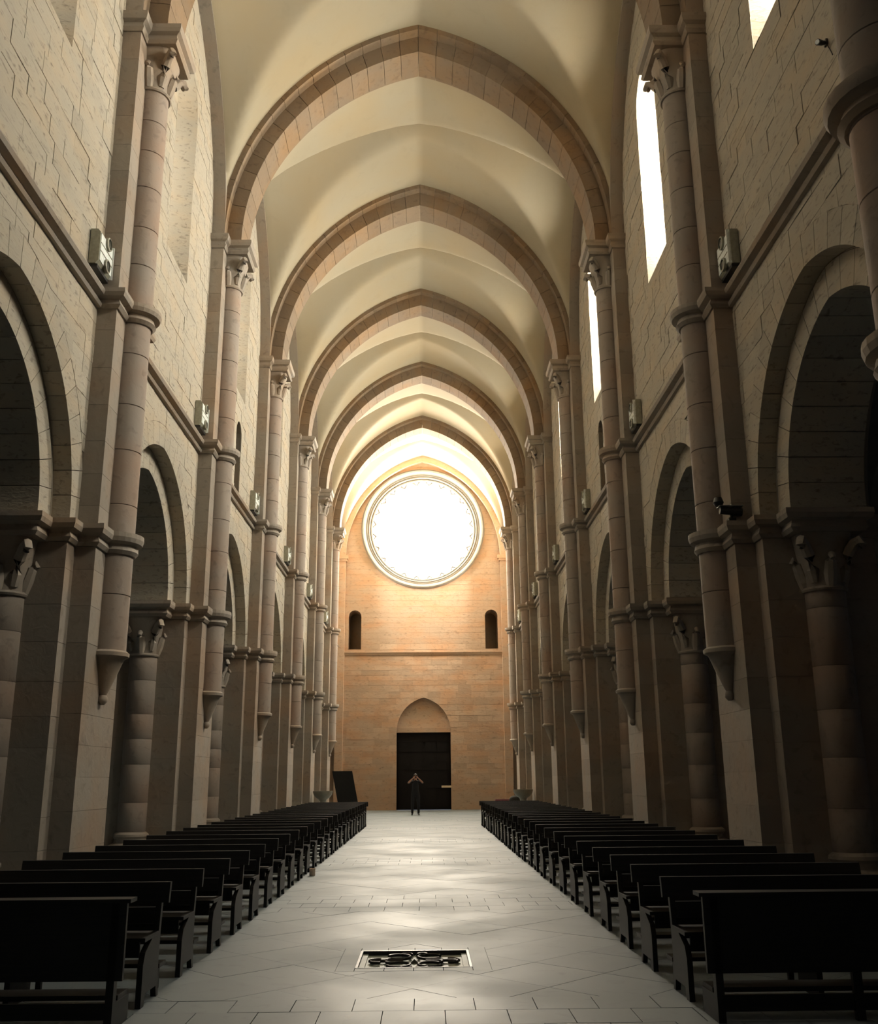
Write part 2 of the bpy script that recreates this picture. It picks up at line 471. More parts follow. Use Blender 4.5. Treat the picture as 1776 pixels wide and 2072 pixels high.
# entrance wall with rose, door and two small windows
RZ, RR = 14.93, 3.34
fmp = lambda u, v, d: (u, YF + d, v)
rose_hole = [(RR * math.cos(2 * math.pi * i / 40), RZ + RR * math.sin(2 * math.pi * i / 40)) for i in range(40)]
door_hole = arch_poly(0, 3.92, 1.42, 1.76, z_low=-0.05)
SW = [(-3.68, 0.345, 8.25, 10.02), (3.68, 0.345, 8.25, 10.02)]
fh = [rose_hole, door_hole] + [round_poly(*w) for w in SW]
body = MB()
for p in subtract_all(rect(-XA - 0.5, XA + 0.5, -0.1, 20.6), fh): body.prism(p, 0.02, 1.3, fmp)
wf = struct(body.obj('wall_front', 'facade_mortar'), 'warm tan stone entrance wall beneath the round window')
rng = random.Random(5)
lay(ashlar(fh, -XW, XW, 0, 19.6, rng, 0.25, 0.36, 0.45, 1.0, 0.008), wf, 'facade', fmp, lambda c: abs(c[1] - 4.6) + 0.05 * abs(c[0]), rng, jut=0.007)
b = MB(); zs = 7.93
prof = [(-0.03, zs), (0.05, zs), (0.08, zs + 0.07), (0.12, zs + 0.13), (0.12, zs + 0.18), (-0.03, zs + 0.20)]
k = len(prof)
b.add([(x, YF - o, z) for x in (-XW, XW) for o, z in prof], [(t, t + 1, t + 1 + k, t + k) for t in range(k - 1)])
b.obj('string_course', 'facade', wf)
for n, w in enumerate(SW):
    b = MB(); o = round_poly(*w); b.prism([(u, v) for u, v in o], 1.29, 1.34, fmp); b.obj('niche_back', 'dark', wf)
# wall arch on the entrance wall with its responds
b = MB()
for sd in (-1, 1):
    n = 18; a, h = 4.22, 18.72 - ZT1
    for i in range(n):
        q = [arch_pt(sd, i / n, a, h), arch_pt(sd, (i + 1) / n, a, h), arch_pt(sd, (i + 1) / n, a, h, 0.9), arch_pt(sd, i / n, a, h, 0.9)]
        b.prism([(x, z + ZT1) for x, z in q], -0.30, 0.02, fmp)
b.obj('wall_arch', 'facade', wf)
for sd in (-1, 1):
    b = MB(); b.box(min(sd * 4.22, sd * XW), max(sd * 4.22, sd * XW), YF - 0.22, YF + 0.02, 0, ZT0); b.obj('respond', 'facade', wf)
    b = MB(); x0, x1 = sorted((sd * 4.08, sd * XW))
    b.box(x0, x1, YF - 0.36, YF, ZT0 + 0.12, ZT1); b.box(x0 + (0.06 if sd > 0 else 0), x1 - (0.06 if sd < 0 else 0), YF - 0.29, YF, ZT0, ZT0 + 0.12); b.obj('impost', 'facade', wf)

# rose window
rose = struct(link('window_1', None, None, (0, YF, RZ)), 'large round window glowing white high in the entrance wall')
b = MB(); b.lathe([(2.86, 0.55), (2.86, 0.58)], 64, ax='y'); b.obj('pane', 'glow_rose', rose)
for nm, prof in (('outer_ring', [(RR + 0.06, 0.05), (RR + 0.06, -0.10), (RR - 0.02, -0.15), (RR - 0.10, -0.10), (RR - 0.13, 0.0), (RR - 0.13, 0.20)]),
                 ('hollow_ring', [(RR - 0.12, 0.20), (RR - 0.13, 0.02), (RR - 0.20, 0.10), (RR - 0.26, 0.10), (RR - 0.30, 0.16), (RR - 0.30, 0.35)]),
                 ('roll_ring', [(RR - 0.28, 0.35), (RR - 0.29, 0.17), (RR - 0.33, 0.13), (RR - 0.38, 0.15), (RR - 0.41, 0.21), (RR - 0.41, 0.45)]),
                 ('inner_ring', [(RR - 0.40, 0.50), (RR - 0.41, 0.26), (RR - 0.46, 0.22), (RR - 0.52, 0.25), (RR - 0.54, 0.32), (RR - 0.54, 0.60)])):
    b = MB(); b.lathe(prof, 72, ax='y', cap=False); b.obj(nm, 'ring', rose, True)
b = MB(); b.tube([(0.36 * math.cos(w), 0, 0.36 * math.sin(w)) for w in [R(200 + 140 * i / 8) for i in range(9)]], 0.05, 6)
cusp = b.mesh('cusp', 'ring', True)
for i in range(24):
    t = 2 * math.pi * i / 24
    o = link('cusp', cusp, rose, (2.47 * math.cos(t), 0.47, 2.47 * math.sin(t)))
    o.rotation_euler = (0, -t + math.pi / 2 + math.pi, 0)

# main door
door = struct(link('door_1', None, None, (0, YF, 0)), 'tall black wooden church door under a pointed tympanum')
b = MB(); b.box(-1.42, 1.42, 0.46, 0.60, 0, 3.92); b.obj('door_frame', 'door', door)
for sd in (-1, 1):
    x0, x1 = sorted((sd * 0.01, sd * 1.36))
    b = MB(); b.box(x0, x1, 0.38, 0.46, 0.02, 3.86); lf = b.obj('door_leaf', 'door', door)
    for r_ in range(4):
        z0 = 0.15 + r_ * 0.92
        for q in range(2):
            u0 = x0 + 0.08 + q * 0.62
            b = MB(); b.box(u0, u0 + 0.55, 0.355, 0.38, z0, z0 + 0.78); b.obj('door_panel', 'door', lf)
b = MB(); b.box(-1.42, 1.42, 0.34, 0.39, 3.44, 3.52); b.obj('door_rail', 'door', door)
b = MB(); b.prism(arch_poly(0, 3.92, 1.42, 1.76), 0.30, 0.5, lambda u, v, d: (u, d, v)); b.obj('tympanum', 'facade', door)
b = MB(); b.box(-1.42, 1.42, 0.22, 0.42, 3.90, 4.12); b.obj('lintel', 'facade', door)
b = MB(); b.box(0.92, 1.42, 0.10, 0.16, 1.10, 1.20); b.box(1.34, 1.42, 0.16, 0.36, 1.10, 1.20); b.obj('push_bar', 'brass', door, label='pale horizontal bar at the right jamb')

# clerestory windows
def reveal_mesh(key):
    a = round_poly(0, WIN_IN['hw'], WIN_IN['z0'], WIN_IN['zs'], 12); c = round_poly(0, WIN_OUT['hw'], WIN_OUT['z0'], WIN_OUT['zs'], 12)
    b = MB(); n = len(a)
    b.add([(-0.0, u, v) for u, v in a] + [(-1.18, u, v) for u, v in c], [(i, (i + 1) % n, n + (i + 1) % n, n + i) for i in range(n)])
    g = MB(); g.add([(-1.17, u, v) for u, v in c], [tuple(range(n))])
    return b.mesh('reveal', 'wall'), g.mesh('pane', 'glow_' + key)
RV = {k: reveal_mesh(k) for k in ('south', 'near', 'north', 'west_bay')}
wn = 2
for sx, side in SIDES:
    for j in range(-1, 6):
        w = struct(link('window_%d' % wn, None, None, (sx * XW, bay_y(j), 0), 0 if sx < 0 else math.pi), 'round-headed clerestory window high in the %s wall, %s from the camera' % (side, ORD[j + 1])); wn += 1
        rm, pm = RV['west_bay' if j == 5 else ('north' if sx < 0 else ('near' if j < 0 else 'south'))]
        link('reveal', rm, w); link('pane', pm, w)
    # small opening above the string course
    w = struct(link('window_%d' % wn, None, None, (sx * XW, bay_y(NICHE_J), 0), 0 if sx < 0 else math.pi), 'small dark round-headed opening on the %s string course' % side); wn += 1
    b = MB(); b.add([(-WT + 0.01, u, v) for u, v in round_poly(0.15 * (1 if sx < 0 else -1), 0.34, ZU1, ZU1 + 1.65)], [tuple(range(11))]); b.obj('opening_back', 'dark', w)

# aisles: outer walls, low vaults, small windows
for sx, side in SIDES:
    b = MB(); hs = [round_poly(bay_y(j), 0.35, 3.4, 5.0) for j in range(-2, 6)]
    for j in range(-5, 6):
        for p in subtract_all(rect(bay_y(j) - BAY / 2, bay_y(j) + BAY / 2, -0.1, 8.4), [h for h in hs if abs(h[0][0] + 0.35 - bay_y(j)) < 0.1]):
            b.prism(p, 0, 0.8, lambda u, v, d: (sx * (XA + d), u, v))
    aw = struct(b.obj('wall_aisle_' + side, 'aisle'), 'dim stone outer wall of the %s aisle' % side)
    for j in range(-2, 6):
        b = MB(); b.add([(sx * (XA + 0.5), u, v) for u, v in round_poly(bay_y(j), 0.36, 3.4, 5.0)], [tuple(range(11))])
        w = struct(b.obj('window_%d' % wn, 'glow_aisle'), 'small cool window in the %s aisle, %s from the choir' % (side, ORD[j + 2])); wn += 1
    for j in range(-5, 6):      # low groin vault of the bay
        x0, x1 = XW + WT - 0.02, XA + 0.02; cx = (x0 + x1) / 2; ha = (x1 - x0) / 2; g = MB(); n = 24; vs = []
        for iy in range(n + 1):
            y = -BAY / 2 + BAY * iy / n
            for ix in range(n + 1):
                x = x0 + (x1 - x0) * ix / n
                vs.append((sx * x, y, 4.9 + smax(arch_z(x - cx, ha + 0.02, 2.5), arch_z(y, BAY / 2 - 0.1, 2.6), 0.06)))
        g.add(vs, [(iy * (n + 1) + ix, iy * (n + 1) + ix + 1, (iy + 1) * (n + 1) + ix + 1, (iy + 1) * (n + 1) + ix) for iy in range(n) for ix in range(n)])
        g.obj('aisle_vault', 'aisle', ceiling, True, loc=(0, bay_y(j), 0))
    for i in range(-1, 6):      # transverse arch and outer respond behind every pier
        b = MB(); x0, x1 = XW + WT - 0.05, XA + 0.05; cx = (x0 + x1) / 2; ha = (x1 - x0) / 2 - 0.30
        for sd in (-1, 1):
            n = 9
            for q in range(n):
                pp = [arch_pt(sd, q / n, ha, 2.2), arch_pt(sd, (q + 1) / n, ha, 2.2), arch_pt(sd, (q + 1) / n, ha, 2.2, 0.5), arch_pt(sd, q / n, ha, 2.2, 0.5)]
                b.prism([(x, z + ZI1) for x, z in pp], -0.45, 0.45, lambda u, v, d: (sx * (cx + u), pier_y(i) + d, v))
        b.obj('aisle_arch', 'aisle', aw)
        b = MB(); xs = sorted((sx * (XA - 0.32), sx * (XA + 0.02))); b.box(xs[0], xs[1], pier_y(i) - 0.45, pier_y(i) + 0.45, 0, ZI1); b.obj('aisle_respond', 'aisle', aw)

# choir end behind the camera: wall with three tall lancets and an oculus
ch = [round_poly(u, 0.75, 3.2, 9.0) for u in (-2.9, 0, 2.9)] + [[(1.5 * math.cos(t * math.pi / 12), 14.2 + 1.5 * math.sin(t * math.pi / 12)) for t in range(24)]]
b = MB()
for p in subtract_all(rect(-XA - 0.5, XA + 0.5, -0.1, 20.6), ch): b.prism(p, 0, -1.2, lambda u, v, d: (u, YB + d, v))
struct(b.obj('wall_back', 'wall'), 'stone choir wall behind the camera')
for h in ch:
    b = MB(); b.add([(u, YB - 0.7, v) for u, v in h], [tuple(range(len(h)))])
    struct(b.obj('window_%d' % wn, 'glow_choir'), 'tall pale choir window behind the camera'); wn += 1

# floor: bed, slabs, emblem recess
EX0, EX1, EY0, EY1 = -0.50, 0.50, 8.98, 9.84
b = MB(); b.box(-XA - 0.5, XA + 0.5, YB - 1, YF + 1.2, -0.12, -0.05)
floor = struct(b.obj('floor', 'joint'), 'pale worn stone paving of the nave')
b = MB()
for sx in (-1, 1):
    x0, x1 = sorted((sx * XW, sx * (XA + 0.2))); b.box(x0, x1, YB, YF, -0.05, 0.0)
b.box(-XW, XW, YB, 5.0, -0.05, 0.0)
b.obj('aisle_paving', 'floor', floor)
rng = random.Random(3)
slabs = []
eh = [rect(EX0 - 0.16, EX1 + 0.16, EY0 - 0.14, EY1 + 0.14)]
def pave_band(y0, y1, rows):
    for r_ in range(rows):
        a, c = y0 + (y1 - y0) * r_ / rows, y0 + (y1 - y0) * (r_ + 1) / rows
        x = -XW - (0.215 if r_ % 2 else 0.0) - 0.07
        while x < XW:
            u0, u1 = max(x, -XW), min(x + 0.43, XW); x += 0.43
            if u1 - u0 > 0.05: slabs.append((((u0 + u1) / 2, (a + c) / 2), subtract_all(rect(u0 + 0.003, u1 - 0.003, a + 0.003, c - 0.003), eh)))
def pave_diag(y0, y1, s=0.74):
    import itertools
    q = s / math.sqrt(2)
    nx_ = int(XW / q) + 2; ny_ = int((y1 - y0) / q) + 2
    for i in range(-nx_, nx_ + 1):
        for j in range(-1, ny_ + 1):
            if (i + j) % 2: continue
            cx, cy = i * q, (y0 + y1) / 2 + (j - ny_ // 2) * q
            g = q - 0.003
            p = [(cx, cy - g), (cx + g, cy), (cx, cy + g), (cx - g, cy)]
            for pt, n in (((-XW, 0), (-1, 0)), ((XW, 0), (1, 0)), ((0, y0 + 0.003), (0, -1)), ((0, y1 - 0.003), (0, 1))):
                p = clip(p, pt, n)
                if len(p) < 3: break
            if len(p) < 3 or abs(area(p)) < 0.01: continue
            ps = subtract_all(p, eh)
            if ps: slabs.append(((sum(v[0] for v in p) / len(p), sum(v[1] for v in p) / len(p)), ps))
pave_band(5.0, 7.80, 7)
for i in range(0, 6):
    pave_diag(pier_y(i - 1) + 0.72, pier_y(i) - 0.90)
    pave_band(pier_y(i) - 0.90, pier_y(i) + 0.72, 4)
pave_diag(pier_y(5) + 0.72, YF)
slabs = [s for s in slabs if sum(abs(area(p)) for p in s[1]) > 0.004]
gmp = lambda u, v, d: (u, v, d)
lay(slabs, floor, 'floor', gmp, lambda c: (c[1] if abs(c[0]) < 2.4 else c[1] + 20) if c[1] > 6.6 else 200, rng, name='slab', d0=0.0, d1=-0.05, jut=0.0012)
# border slabs round the emblem
for (x0, x1, y0, y1) in ((EX0 - 0.157, EX0 - 0.003, EY0 - 0.137, EY1 + 0.137), (EX1 + 0.003, EX1 + 0.157, EY0 - 0.137, EY1 + 0.137)):
    b = MB(); b.box(x0, x1, y0, y1, -0.05, 0.001); b.obj('border_slab', 'floor', floor)
for y0, y1 in ((EY0 - 0.137, EY0 - 0.003), (EY1 + 0.003, EY1 + 0.137)):
    for q in range(4):
        b = MB(); b.box(EX0 + q * 0.25 + 0.003, EX0 + (q + 1) * 0.25 - 0.003, y0, y1, -0.05, 0.001); b.obj('border_slab', 'floor', floor)

# ================================================================== PIERS
def collar_prof(z0, z1, s=1.0):
    d = z1 - z0
    return [(-0.03, z0), (0.03 * s, z0), (0.075 * s, z0 + 0.17 * d), (0.05 * s, z0 + 0.34 * d), (0.045 * s, z0 + 0.46 * d), (0.13 * s, z0 + 0.56 * d), (0.155 * s, z0 + 0.76 * d), (0.15 * s, z0 + 0.98 * d), (-0.03, z1)]
def semi(cx, cy, r, a0, a1, n=10): return [(cx + r * math.cos(R(a0 + (a1 - a0) * i / n)), cy + r * math.sin(R(a0 + (a1 - a0) * i / n))) for i in range(n + 1)]
SCX = PD + 0.04      # shaft axis

def capital_mesh():
    b = MB(); lv = 9; n = 32; vs = []
    for k in range(lv):
        t = k / (lv - 1); z = 0.70 * t
        r = 0.262 + 0.02 * math.sin(t * 3.1) + 0.10 * t ** 2.2
        e = 2.0 + 2.2 * t ** 2
        for i in range(n):
            w = 2 * math.pi * i / n + math.pi / n; c, s = math.cos(w), math.sin(w)
            q = (abs(c) ** e + abs(s) ** e) ** (-1 / e) if k else 1.0
            fl = 1.0 + 0.035 * math.cos(8 * w) * math.sin(math.pi * t)
            vs.append((r * q * c * fl, r * q * s * fl, z))
    fs = [(k * n + i, k * n + (i + 1) % n, (k + 1) * n + (i + 1) % n, (k + 1) * n + i) for k in range(lv - 1) for i in range(n)]
    b.add(vs, fs); b.lathe([(0.20, -0.06), (0.29, -0.055), (0.305, -0.03), (0.29, 0.0), (0.20, 0.005)], 24)
    return b.mesh('capital', 'mould', True)
CAP = capital_mesh()
b = MB()
b.tube([(0.24, 0, 0.06), (0.28, 0, 0.22), (0.35, 0, 0.40), (0.46, 0, 0.54), (0.545, 0, 0.575), (0.57, 0, 0.52), (0.53, 0, 0.48)], [0.06, 0.085, 0.08, 0.07, 0.07, 0.065, 0.045], 8)
CROCKET = b.mesh('crocket', 'mould', True)
b = MB()
b.tube([(0.24, 0, 0.0), (0.275, 0, 0.16), (0.32, 0, 0.32), (0.38, 0, 0.38), (0.40, 0, 0.33)], [0.07, 0.09, 0.075, 0.055, 0.035], 8)
LEAF = b.mesh('leaf', 'mould', True)
def add_capital(root, x, y, z, rot):
    c = link('capital', CAP, root, (x, y, z), rot)
    for a in (-135, -45, 45, 135): link('crocket', CROCKET, c, (0, 0, 0), R(a))
    for a in (-90, 0, 90): link('leaf', LEAF, c, (0, 0, 0), R(a))
    return c

rng = random.Random(21)
PMESH = {}
def make_pier(zu0, SR=SR, SCX=SCX):
    """local frame: x towards the nave, origin on the floor at the wall face"""
    root = thing('nave_pier', 'pier', 'pier')
    rg = random.Random(4)
    def cut(z0, z1, lo, hi):
        zs = [z0]
        while zs[-1] < z1 - hi: zs.append(zs[-1] + rg.uniform(lo, hi))
        if z1 - zs[-1] > 0.05: zs.append(z1)
        return list(zip(zs, zs[1:]))
    g = 0.004
    # core courses
    for a, c in cut(0.32, ZI0, 0.38, 0.52):
        b = MB(); b.box(-WT, 0, -0.98, 0.98, a, c - g); b.obj('core_block', 'pier', root)
    b = MB(); b.box(-WT, -0.02, -0.96, 0.96, 0.3, ZI1); b.obj('core_bed', 'mortar', root)
    # pilaster courses up to the abacus
    for a, c in cut(0.32, ZI0, 0.38, 0.52) + cut(ZI0, ZT0, 0.42, 0.62):
        b = MB(); b.box(-0.05, PD, -PW, PW, a, c - g); b.obj('pilaster_block', 'pier', root)
    b = MB(); b.box(-0.05, PD - 0.015, -PW + 0.015, PW - 0.015, 0.3, ZT1); b.obj('pilaster_bed', 'mortar', root)
    # plinth
    path = [(PD, -PW), (PD, PW), (0, PW), (0, 0.98), (-0.40, 0.98), (-0.40, 1.38), (-1.10, 1.38), (-1.10, 0.98), (-WT, 0.98), (-WT, -0.98), (-1.10, -0.98), (-1.10, -1.38), (-0.40, -1.38), (-0.40, -0.98), (0, -0.98), (0, -PW)]
    b = MB(); b.sweep(path, [(0.10, 0.0), (0.10, 0.20), (0.05, 0.26), (0.0, 0.32)]); b.obj('plinth', 'pier', root)
    # nave shaft: drums
    for a, c in cut(ZK, ZT0 - 0.70, 0.50, 0.85):
        b = MB(); b.lathe([(SR - 0.01, a), (SR, a + 0.006), (SR, c - g - 0.006), (SR - 0.01, c - g)], 28, c=(SCX, 0, 0)); b.obj('drum', 'shaft', root, True)
    b = MB(); b.lathe([(SR - 0.02, ZK), (SR - 0.02, ZT0 - 0.68)], 16, c=(SCX, 0, 0)); b.obj('shaft_bed', 'mortar', root)
    # corbel under the shaft
    b = MB(); b.lathe([(0.03, ZK - 0.70), (0.065, ZK - 0.66), (0.07, ZK - 0.61), (0.045, ZK - 0.57), (0.08, ZK - 0.50), (0.16, ZK - 0.30), (0.24, ZK - 0.09), (0.265, ZK - 0.07), (0.305, ZK - 0.05), (0.31, ZK - 0.0), (0.27, ZK + 0.03), (0.2, ZK + 0.03)], 24, c=(SCX, 0, 0)); b.obj('corbel', 'mould', root, True)
    # collars
    np_ = [(0.0, -PW), (PD, -PW)] + [(PD, -SR - 0.0)] + semi(SCX, 0, SR, -80, 80, 12) + [(PD, SR), (PD, PW), (0.0, PW)]
    b = MB(); b.sweep(np_ + [(-0.2, PW), (-0.2, -PW)], collar_prof(ZU0, ZU1, 0.95)); b.obj('upper_collar', 'mould', root)
    if zu0 is not None:
        b = MB(); b.sweep(semi(SCX, 0, SR, -95, 95, 14), collar_prof(zu0, zu0 + 0.28, 1.2), closed=False); b.obj('shaft_collar', 'mould', root, True)
    ip = [(PD, -PW), (PD, -SR)] + semi(SCX, 0, SR, -80, 80, 12) + [(PD, SR), (PD, PW), (0, PW), (0, 0.98), (-0.30, 0.98), (-0.30, 1.34), (-1.20, 1.34), (-1.20, 0.98), (-WT, 0.98), (-WT, -0.98), (-1.20, -0.98), (-1.20, -1.34), (-0.30, -1.34), (-0.30, -0.98), (0, -0.98), (0, -PW)]
    b = MB(); b.sweep(ip, collar_prof(ZI0, ZI1, 0.85)); b.obj('impost', 'mould', root)
    # abacus of the vault capital
    ap = [(PD, -PW), (PD, -0.40), (PD + 0.46, -0.40), (PD + 0.46, 0.40), (PD, 0.40), (PD, PW), (-0.1, PW), (-0.1, -PW)]
    b = MB(); b.sweep(ap, collar_prof(ZT0, ZT1, 0.75)); b.obj('abacus', 'mould', root)
    add_capital(root, SCX, 0, ZT0 - 0.70, 0)
    # arcade half-columns
    for sd in (-1, 1):
        y = sd * 0.98
        for a, c in cut(0.62, ZI0 - 0.70, 0.45, 0.75):
            b = MB(); b.lathe([(0.26, a), (0.265, a + 0.006), (0.265, c - g - 0.006), (0.26, c - g)], 24, c=(-0.75, y, 0)); b.obj('column_drum', 'shaft', root, True)
        b = MB(); b.lathe([(0.25, 0.3), (0.25, ZI0 - 0.68)], 16, c=(-0.75, y, 0)); b.obj('column_bed', 'mortar', root)
        b = MB(); b.lathe([(0.40, 0.30), (0.41, 0.36), (0.38, 0.42), (0.31, 0.45), (0.30, 0.52), (0.33, 0.56), (0.325, 0.60), (0.27, 0.64)], 24, c=(-0.75, y, 0)); b.obj('column_base', 'mould', root, True)
        add_capital(root, -0.75, y, ZI0 - 0.70, sd * math.pi / 2)
    return root

proto = make_pier(None)
index_kids()
for sx, side in SIDES:
    for i in range(-1, 6):
        if i == -1 and sx == 1:
            o = make_pier(6.90, 0.36, PD + 0.23)
            # the foremost right pier has its ring on the shaft lower than its neighbours
            for ch_ in [q for q in bpy.data.objects if q.parent == o and q.name.startswith('upper_collar')]: bpy.data.objects.remove(ch_)
        elif i == 0 and sx == -1: o = proto
        else: o = copy_tree(proto)
        o.location = (sx * XW, pier_y(i), 0); o.rotation_euler = (0, 0, 0 if sx < 0 else math.pi)
        if i == -1: lab = 'stone pier at the right edge, its shaft ringed by a heavy low collar' if sx > 0 else 'stone pier just beyond the left edge beside the camera'
        else: lab = 'compound stone pier with hanging half-shaft, %s along the %s arcade' % (ORD[i], side)
        o['label'] = lab; o['group'] = 'compound piers of the nave'

# ================================================================== THINGS
# floodlight boxes on the piers
def lamp_unit():
    r = thing('floodlight', 'x', 'light')
    b = MB(); pr = [(-0.02, -0.27), (0.08, -0.27), (0.12, -0.22), (0.12, 0.22), (0.08, 0.27), (-0.02, 0.27)]
    b.prism([(x, z) for x, z in pr], -0.27, 0.27, lambda u, v, d: (u, d, v)); b.obj('housing', 'lampbox', r)
    b = MB(); b.box(0.12, 0.132, -0.25, 0.25, -0.21, 0.21); p = b.obj('front_panel', 'lampface', r)
    for z in (-0.06, 0.06):
        b = MB(); b.box(0.132, 0.138, -0.25, 0.25, z - 0.006, z + 0.006); b.obj('seam', 'lampbox', p)
    b = MB(); b.box(0.10, 0.15, 0.245, 0.27, -0.26, 0.26); b.obj('edge_strip', 'lampface', r)
    for z in (-0.17, 0.18):
        b = MB(); b.lathe([(0.10, 0.125), (0.10, 0.165), (0.08, 0.17), (0.08, 0.15)], 20, ax='x', c=(0, 0.02, z)); h = b.obj('lamp_ring', 'lampbox', r, True)
        b = MB(); b.lathe([(0.079, 0.151), (0.05, 0.165), (0.01, 0.171)], 20, ax='x', c=(0, 0.02, z)); b.obj('lens', 'lens', h, True)
    b = MB(); b.box(-0.02, 0.10, -0.24, 0.24, -0.32, -0.27); b.obj('bracket', 'black', r)
    return r
lu = lamp_unit(); index_kids(); first = True
for sx, side in SIDES:
    for i in range(0, 6):
        o = lu if first else copy_tree(lu); first = False
        o.location = (sx * (XW - 0.03), pier_y(i) - PW - 0.285, ZU1 + 0.43); o.rotation_euler = (0, 0, 0 if sx < 0 else math.pi)
        o['label'] = 'white twin floodlight box above the string course, %s pier on the %s' % (ORD[i], side)
        o['group'] = 'floodlights on the piers'
# lens order is mirrored by the turn on the right-hand side: fine, both ends carry a lamp

# security camera on the impost of the first right pier
t = thing('security_camera', 'small black security camera perched on the right pier ledge', 'camera', (XW - PD - 0.02, pier_y(0) - PW - 0.02, ZI1))
b = MB(); b.box(-0.05, 0.05, -0.05, 0.05, 0, 0.05); b.obj('foot', 'black', t)
b = MB(); b.tube([(0, 0, 0.05), (0, 0, 0.12)], 0.022, 8); b.obj('stem', 'black', t)
b = MB(); b.tube([(-0.16, -0.02, 0.16), (0.14, -0.04, 0.13)], 0.055, 12); hs = b.obj('body', 'black', t, True)
b = MB(); b.box(-0.18, 0.15, -0.10, 0.04, 0.205, 0.215); b.obj('lit_top_plate', 'lit_top', t)  # pale plate: light on the camera's top put into its colour
b = MB(); b.lathe([(0.05, 0), (0.075, 0.05), (0.05, 0.12)], 12, c=(-0.17, -0.02, 0.22)); b.obj('spot_lamp', 'black', t, True)
# wall spot at the top right
t = thing('spotlight', 'small wall spotlight with a bright glint high on the right wall', 'light', (XW, 9.02, 9.46)); t.scale = (0.6, 0.6, 0.6)
b = MB(); b.box(-0.05, 0.0, -0.05, 0.05, -0.06, 0.06); b.obj('wall_plate', 'black', t)
b = MB(); b.tube([(-0.03, 0, 0), (-0.12, -0.02, -0.02), (-0.22, -0.08, -0.05)], [0.03, 0.05, 0.06], 10); b.obj('barrel', 'black', t, True)
b = MB(); b.tube([(-0.22, -0.08, -0.05), (-0.235, -0.088, -0.054)], 0.045, 10); b.obj('lens', 'lampface', t, True)  # glint painted as a near-white disc on the lens
b = MB(); b.tube([(-0.01, 0, -0.05), (-0.012, -0.10, -0.25), (-0.012, -0.16, -0.40)], 0.012, 6); b.obj('cable', 'black', t, True)

# emblem: iron cross scrollwork in a sunken frame
t = thing('floor_emblem', 'square sunken panel with dark iron scrollwork cross set in the paving', 'emblem', ((EX0 + EX1) / 2, (EY0 + EY1) / 2, -0.042))
hx, hy = (EX1 - EX0) / 2, (EY1 - EY0) / 2
b = MB(); b.box(-hx, hx, -hy, hy, 0.0, 0.006); b.obj('bed', 'slate', t)
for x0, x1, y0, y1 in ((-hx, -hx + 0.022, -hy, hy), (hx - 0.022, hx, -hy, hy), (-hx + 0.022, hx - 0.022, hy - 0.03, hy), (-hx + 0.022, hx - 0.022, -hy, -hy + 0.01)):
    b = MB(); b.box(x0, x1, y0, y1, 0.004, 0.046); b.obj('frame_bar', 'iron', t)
for x0, x1 in ((-hx + 0.022, -hx + 0.07), (hx - 0.07, hx - 0.022)):
    b = MB(); b.box(x0, x1, -hy + 0.01, hy - 0.03, 0.004, 0.02); b.obj('inner_ledge', 'slate', t)
def arcpts(cx, cy, rx, ry, a0, a1, n=14): return [(cx + rx * math.cos(R(a0 + (a1 - a0) * i / n)), cy + ry * math.sin(R(a0 + (a1 - a0) * i / n)), 0.026) for i in range(n + 1)]
for qx in (-1, 1):
    for qy in (-1, 1):
        b = MB(); b.tube([(qx * x, qy * y, z) for x, y, z in arcpts(0.14, 0.19, 0.105, 0.115, 25, 320, 18)], 0.0135, 7); b.obj('scroll', 'iron', t, True)
    b = MB(); b.tube([(qx * x, 0.0, 0.026) for x in (0.10, 0.20, 0.33)], 0.0135, 7); b.obj('arm', 'iron', t, True)
    for qy in (-1, 1):
        b = MB(); b.tube([(qx * x, qy * y, z) for x, y, z in arcpts(0.33, 0.045, 0.055, 0.045, -90, 120, 9)], 0.0135, 7); b.obj('arm_curl', 'iron', t, True)
        b = MB(); b.tube([(qx * x, qy * y, z) for x, y, z in arcpts(0.21, 0.05, 0.04, 0.05, -90, 110, 9)], 0.012, 7); b.obj('arm_leaf', 'iron', t, True)
    b = MB(); b.tube([(qx * 0.37, 0, 0.026), (qx * 0.41, 0, 0.026)], [0.024, 0.010], 7); b.obj('arm_tip', 'iron', t, True)
for qy in (-1, 1):
    for qx in (-1, 1):
        b = MB(); b.tube([(qx * x, qy * y, z) for x, y, z in arcpts(0.07, 0.31, 0.045, 0.055, 200, -20, 9)], 0.0135, 7); b.obj('head_curl', 'iron', t, True)
b = MB(); b.add([(0.05 * math.cos(R(45 + 90 * i)) * 1.0, 0.05 * math.sin(R(45 + 90 * i)), 0.006) for i in range(4)] + [(0, 0, 0.04)], [(0, 1, 4), (1, 2, 4), (2, 3, 4), (3, 0, 4)]); b.obj('boss', 'iron', t)

